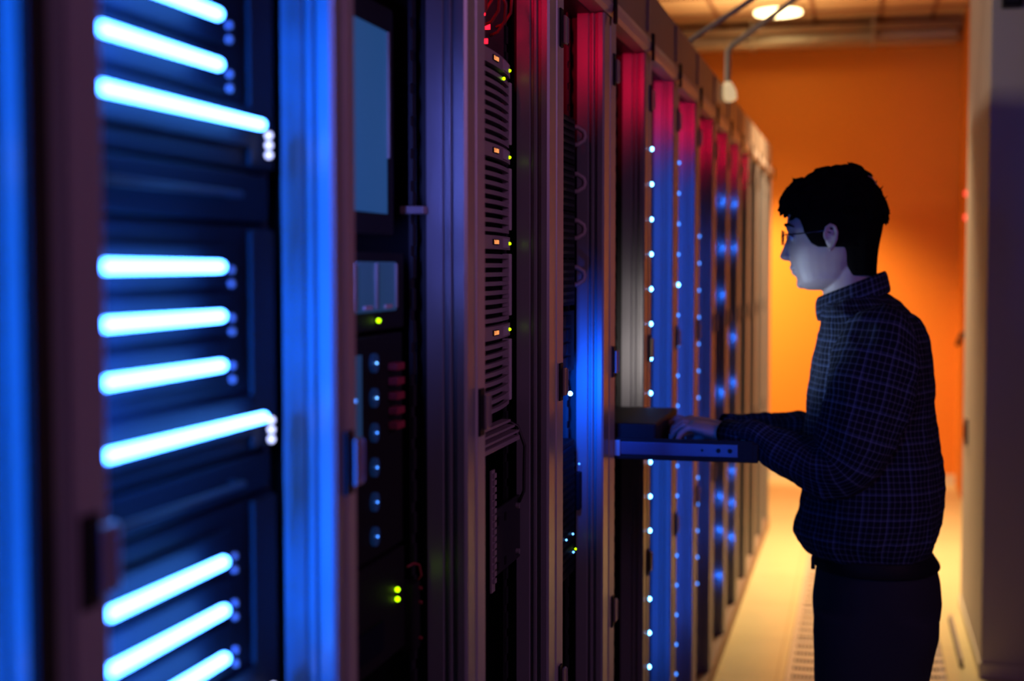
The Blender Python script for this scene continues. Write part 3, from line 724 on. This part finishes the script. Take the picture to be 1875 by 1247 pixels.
# a few loose strands that stand off the outline
for p, q in (((-.150, 1.745), (-.158, 1.762)), ((-.148, 1.748), (-.152, 1.758)), ((.030, 1.722), (.044, 1.742)), ((.022, 1.735), (.028, 1.752)), ((.044, 1.69), (.057, 1.684)), ((.045, 1.682), (.059, 1.676)), ((.0, 1.752), (.010, 1.764)), ((-.178, 1.69), (-.186, 1.682)), ((.040, 1.705), (.052, 1.716))):
    hb.tube([(p[0], YM-.01, p[1]), ((p[0]+q[0])/2, YM-.012, (p[1]+q[1])/2+.001), (q[0], YM-.016, q[1])], [.0045, .0026, .0012], 5)

hair = hb.build('hair', 'hair', pr, True)
r = hair.modifiers.new('fuse', 'REMESH'); r.mode = 'VOXEL'; r.voxel_size = .0022; r.use_smooth_shade = True
s2 = hair.modifiers.new('smooth', 'SMOOTH'); s2.factor = .5; s2.iterations = 2
# a few loose strands that stand off the outline
# glasses
gf = MB()
for s_ in (-1, 1):
    cy_ = YM + s_*.033; ring = []
    for k in range(24):
        t_ = 2*PI*k/24; ring.append((-.1775+.010*abs(math.cos(t_))*(1 if math.cos(t_)*s_ > 0 else 0)*.6, cy_+.0245*math.copysign(abs(math.cos(t_))**.8, math.cos(t_)), 1.6245+.0155*math.copysign(abs(math.sin(t_))**.8, math.sin(t_))))
    gf.tube(ring + [ring[0]], .0011, 8, False)
    gf.tube([(-.172, cy_+s_*.0245, 1.629), (-.165, YM+s_*.066, 1.631), (-.140, YM+s_*.076, 1.632), (-.085, YM+s_*.084, 1.638), (-.070, YM+s_*.085, 1.634), (-.060, YM+s_*.083, 1.620)], .0014, 8)
gf.tube([(-.1775, YM-.009, 1.626), (-.180, YM, 1.628), (-.1775, YM+.009, 1.626)], .0012, 8)
gl = gf.build('glasses', 'rim', pr, True, label='thin dark-rimmed glasses')
for s_ in (-1, 1):
    cy_ = YM + s_*.033; lp = [(cy_+.0235*math.copysign(abs(math.cos(2*PI*k/24))**.8, math.cos(2*PI*k/24)), 1.6245+.0148*math.copysign(abs(math.sin(2*PI*k/24))**.8, math.sin(2*PI*k/24))) for k in range(24)]
    MB().prism(lp, -.1772, -.1760, 'x').build('lens', 'lens', gl)

# clothes -------------------------------------------------
def cloth_rings(mb, rs, vscale=1.0, u0=0, v0=0):
    uvs = []; v_ = v0; prevc = None; n = len(rs[0])
    base = max(rs, key=lambda r_: sum((r_[i]-r_[(i+1) % n]).length for i in range(n)))
    us = [u0]
    for i in range(n): us.append(us[-1] + (base[i]-base[(i+1) % n]).length)
    for r_ in rs:
        c = sum((Vector(p) for p in r_), Vector())/n
        if prevc is not None: v_ += (c-prevc).length
        prevc = c; uvs.append([(u_, v_) for u_ in us])
    mb.rings(rs, True, uvs)
def wob(rs, amp, seed):
    rr = random.Random(seed); ph = [rr.uniform(0, 6.28) for _ in range(8)]
    out = []
    for i, r_ in enumerate(rs):
        c = sum((Vector(p) for p in r_), Vector())/len(r_); q = []
        for k, p in enumerate(r_):
            a_ = 2*PI*k/len(r_)
            d = math.sin(3*a_+ph[0]+i*.55)+.7*math.sin(5*a_+ph[1]-i*.8)+.5*math.sin(2*a_+ph[2]+i*1.3)+.5*math.sin(7*a_+ph[3]+i*.4)
            q.append(Vector(p)+(Vector(p)-c).normalized()*amp*d)
        out.append(q)
    return out
def interp(rows, m_):
    out = []
    for i in range(len(rows)-1):
        for j in range(m_):
            t_ = j/m_; out.append([rows[i][q]*(1-t_)+rows[i+1][q]*t_ for q in range(len(rows[0]))])
    out.append(list(rows[-1])); return out
sh = MB()
TR = [(1.500, -.080, .052, .066), (1.487, -.088, .072, .085), (1.471, -.091, .092, .118), (1.456, -.093, .110, .150), (1.441, -.0945, .126, .172), (1.410, -.098, .143, .192), (1.373, -.104, .153, .200), (1.304, -.113, .160, .203),
      (1.26, -.119, .1605, .198), (1.215, -.124, .159, .194), (1.136, -.127, .173, .190), (1.068, -.130, .182, .190), (1.012, -.136, .180, .190), (.973, -.143, .1765, .188), (.950, -.140, .167, .184), (.925, -.118, .154, .176), (.915, -.096, .148, .168)]
rs = [slice_ring(z, a_, b_, hw, 56, 2.3, 2.3) for z, a_, b_, hw in interp(TR, 2)]
tr = wob(rs[8:], .0022, 5); rs = rs[:8] + tr
cloth_rings(sh, rs)
def sleeve(pts, rads, u0, seed, n=28):
    m_ = 4; pr_ = interp([list(p)+list(r_) for p, r_ in zip(pts, rads)], m_)
    P_ = [Vector(p[:3]) for p in pr_]; R_ = [(p[3], p[4]) for p in pr_]
    P2 = [P_[0]]
    for i in range(1, len(P_)-1): P2.append((P_[i-1]+P_[i]*2+P_[i+1])/4)
    P2.append(P_[-1]); rs = []; prev = None
    for i, p in enumerate(P2):
        t_ = (P2[min(i+1, len(P2)-1)]-P2[max(i-1, 0)]).normalized()
        a_ = Vector((0, 1, 0)); a_ = (a_ - t_*a_.dot(t_)).normalized(); b_ = t_.cross(a_)
        rs.append([p + a_*R_[i][0]*math.cos(2*PI*k/n) + b_*R_[i][1]*math.sin(2*PI*k/n) for k in range(n)])
    # elbow folds
    out = wob(rs, .0028, seed)
    cloth_rings(sh, out, u0=u0)
NS = [((.050, YM-.120, 1.440), (.045, .045)), ((.042, YM-.160, 1.415), (.068, .080)), ((.030, YM-.185, 1.36), (.068, .092)), ((.012, YM-.205, 1.28), (.066, .092)), ((-.008, YM-.215, 1.20), (.064, .086)), ((-.035, YM-.212, 1.135), (.060, .070)),
      ((-.090, YM-.190, 1.128), (.056, .058)), ((-.145, YM-.160, 1.150), (.052, .052)), ((-.192, YM-.134, 1.170), (.047, .042)), ((-.232, YM-.110, 1.196), (.042, .024)), ((-.290, YM-.078, 1.192), (.036, .024))]
sleeve([a for a, _ in NS], [b_ for _, b_ in NS], .1, 11)
FS = [((x, 2*YM-y, z), r_) for (x, y, z), r_ in NS[:7]] + [((-.145, YM+.165, 1.165), (.050, .050)), ((-.205, YM+.135, 1.176), (.045, .036)), ((-.26, YM+.110, 1.182), (.040, .030)), ((-.310, YM+.088, 1.184), (.036, .025))]
FS[5] = ((-.050, YM+.212, 1.140), (.058, .066)); FS[6] = ((-.100, YM+.192, 1.152), (.054, .056))
sleeve([a for a, _ in FS], [b_ for _, b_ in FS], .3, 23)
shirt = sh.build('shirt', 'plaid', pr, True)
sd = shirt.modifiers.new('subdivide', 'SUBSURF'); sd.levels = 2; sd.render_levels = 2
tx = bpy.data.textures.new('cloth_folds', 'CLOUDS'); tx.noise_scale = .07; tx.noise_depth = 2
dm = shirt.modifiers.new('folds', 'DISPLACE'); dm.texture = tx; dm.texture_coords = 'LOCAL'; dm.strength = .016; dm.mid_level = .5
tx2 = bpy.data.textures.new('fine_creases', 'CLOUDS'); tx2.noise_scale = .028; tx2.noise_depth = 1
dm = shirt.modifiers.new('creases', 'DISPLACE'); dm.texture = tx2; dm.texture_coords = 'LOCAL'; dm.strength = .006; dm.mid_level = .5
# collar: standing band, high at the nape, folded outwards
cl = MB(); n = 40
def cring(xf, zf, xb, zb, hw):
    out = []
    for k in range(n):
        t_ = 2*PI*k/n; c_, s_ = math.cos(t_), math.sin(t_); f_ = (1-c_)/2
        out.append(Vector((xf+(xb-xf)*f_, YM+s_*hw, zf+(zb-zf)*f_)))
    return out
cr = [cring(-.080, 1.476, .038, 1.532, .062), cring(-.092, 1.494, .043, 1.549, .064), cring(-.098, 1.493, .048, 1.552, .068), cring(-.104, 1.480, .054, 1.545, .073), cring(-.104, 1.462, .058, 1.525, .079), cring(-.100, 1.436, .063, 1.506, .086), cring(-.094, 1.437, .058, 1.502, .080)]
cloth_rings(cl, cr, u0=.02)
co = MB(); collar = None
cl.bm.faces.ensure_lookup_table()
for f in [f for f in cl.bm.faces if len(f.verts) > 4]: cl.bm.faces.remove(f)
collar = cl.build('collar', 'plaid', shirt, True)
sd = collar.modifiers.new('subdivide', 'SUBSURF'); sd.levels = 1; sd.render_levels = 1
# cuffs
for (x, y, z), s_, nm in (((-.290, YM-.078, 1.189), -1, 'cuff'), ((-.310, YM+.088, 1.184), 1, 'cuff')):
    cf = MB(); d = Vector((-.040, -s_*.022, .004)).normalized(); a_ = Vector((0, 1, 0)); a_ = (a_-d*a_.dot(d)).normalized(); b_ = d.cross(a_); c0 = Vector((x, y, z))
    rr = [[c0 + d*o_ + a_*(ra)*math.cos(2*PI*k/28) + b_*rb*math.sin(2*PI*k/28) for k in range(28)] for o_, ra, rb in ((.050, .040, .0285), (.052, .0405, .029), (-.008, .040, .030), (-.010, .036, .027))]
    rr = [[p - d*.048 for p in q] for q in rr]
    cloth_rings(cf, rr, u0=.013)
    cf.bm.faces.ensure_lookup_table()
    for f in [f for f in cf.bm.faces if len(f.verts) > 4]: cf.bm.faces.remove(f)
    cf.build(nm, 'plaid', shirt, True)
# trousers
tr = MB()
TT = [(.945, -.088, .148, .165), (.925, -.097, .156, .172), (.89, -.094, .169, .178), (.857, -.098, .177, .182), (.812, -.103, .181, .184), (.78, -.101, .178, .184), (.753, -.098, .171, .182)]
tr.rings([slice_ring(z, a_, b_, hw, 48, 2.3, 2.3) for z, a_, b_, hw in TT])
for s_ in (-1, 1):
    yy = YM + s_*.092; rows = [(.80, -.096, .172, .094), (.753, -.098, .171, .095), (.711, -.097, .161, .094), (.652, -.097, .151, .091), (.613, -.095, .143, .088), (.56, -.090, .132, .083), (.50, -.080, .120, .078), (.42, -.070, .115, .074), (.32, -.062, .118, .070), (.22, -.055, .118, .068), (.12, -.052, .116, .067), (.05, -.060, .112, .068)]
    tr.rings(wob([slice_ring(z, a_, b_, hw, 32, 2.2, 2.2, yc=yy) for z, a_, b_, hw in rows], .0012, 31+s_))
trs = tr.build('trousers', 'trouser', pr, True)
r = trs.modifiers.new('fuse', 'REMESH'); r.mode = 'VOXEL'; r.voxel_size = .006; r.use_smooth_shade = True
s2 = trs.modifiers.new('smooth', 'SMOOTH'); s2.factor = .6; s2.iterations = 4
MB().rings([slice_ring(z, a_, b_, hw, 48, 2.3, 2.3) for z, a_, b_, hw in ((.893, -.099, .174, .184), (.895, -.101, .176, .186), (.922, -.099, .158, .176), (.924, -.097, .157, .175))]).build('belt', 'leather', trs, True)
for s_ in (-1, 1): MB().tube([(-.094, YM+s_*.06, .93), (-.100, YM+s_*.062, .91), (-.100, YM+s_*.062, .885)], .005, 8).build('belt_loop', 'trouser', trs, True)
for s_ in (-1, 1):
    yy = YM + s_*.09
    sm = MB(); sm.rings([slice_ring(z, a_, b_, hw, 28, 2.4, 2.4, yc=yy) for z, a_, b_, hw in ((.012, -.185, .105, .046), (.03, -.188, .108, .048), (.05, -.170, .108, .046), (.065, -.130, .106, .042), (.085, -.04, .10, .040), (.10, -.02, .095, .040))])
    shoe = sm.build('shoe', 'leather', pr, True)
    MB().rings([slice_ring(z, a_, b_, hw, 28, 2.4, 2.4, yc=yy) for z, a_, b_, hw in ((.0005, -.188, .108, .047), (.015, -.192, .112, .050))]).build('sole', 'black', shoe)
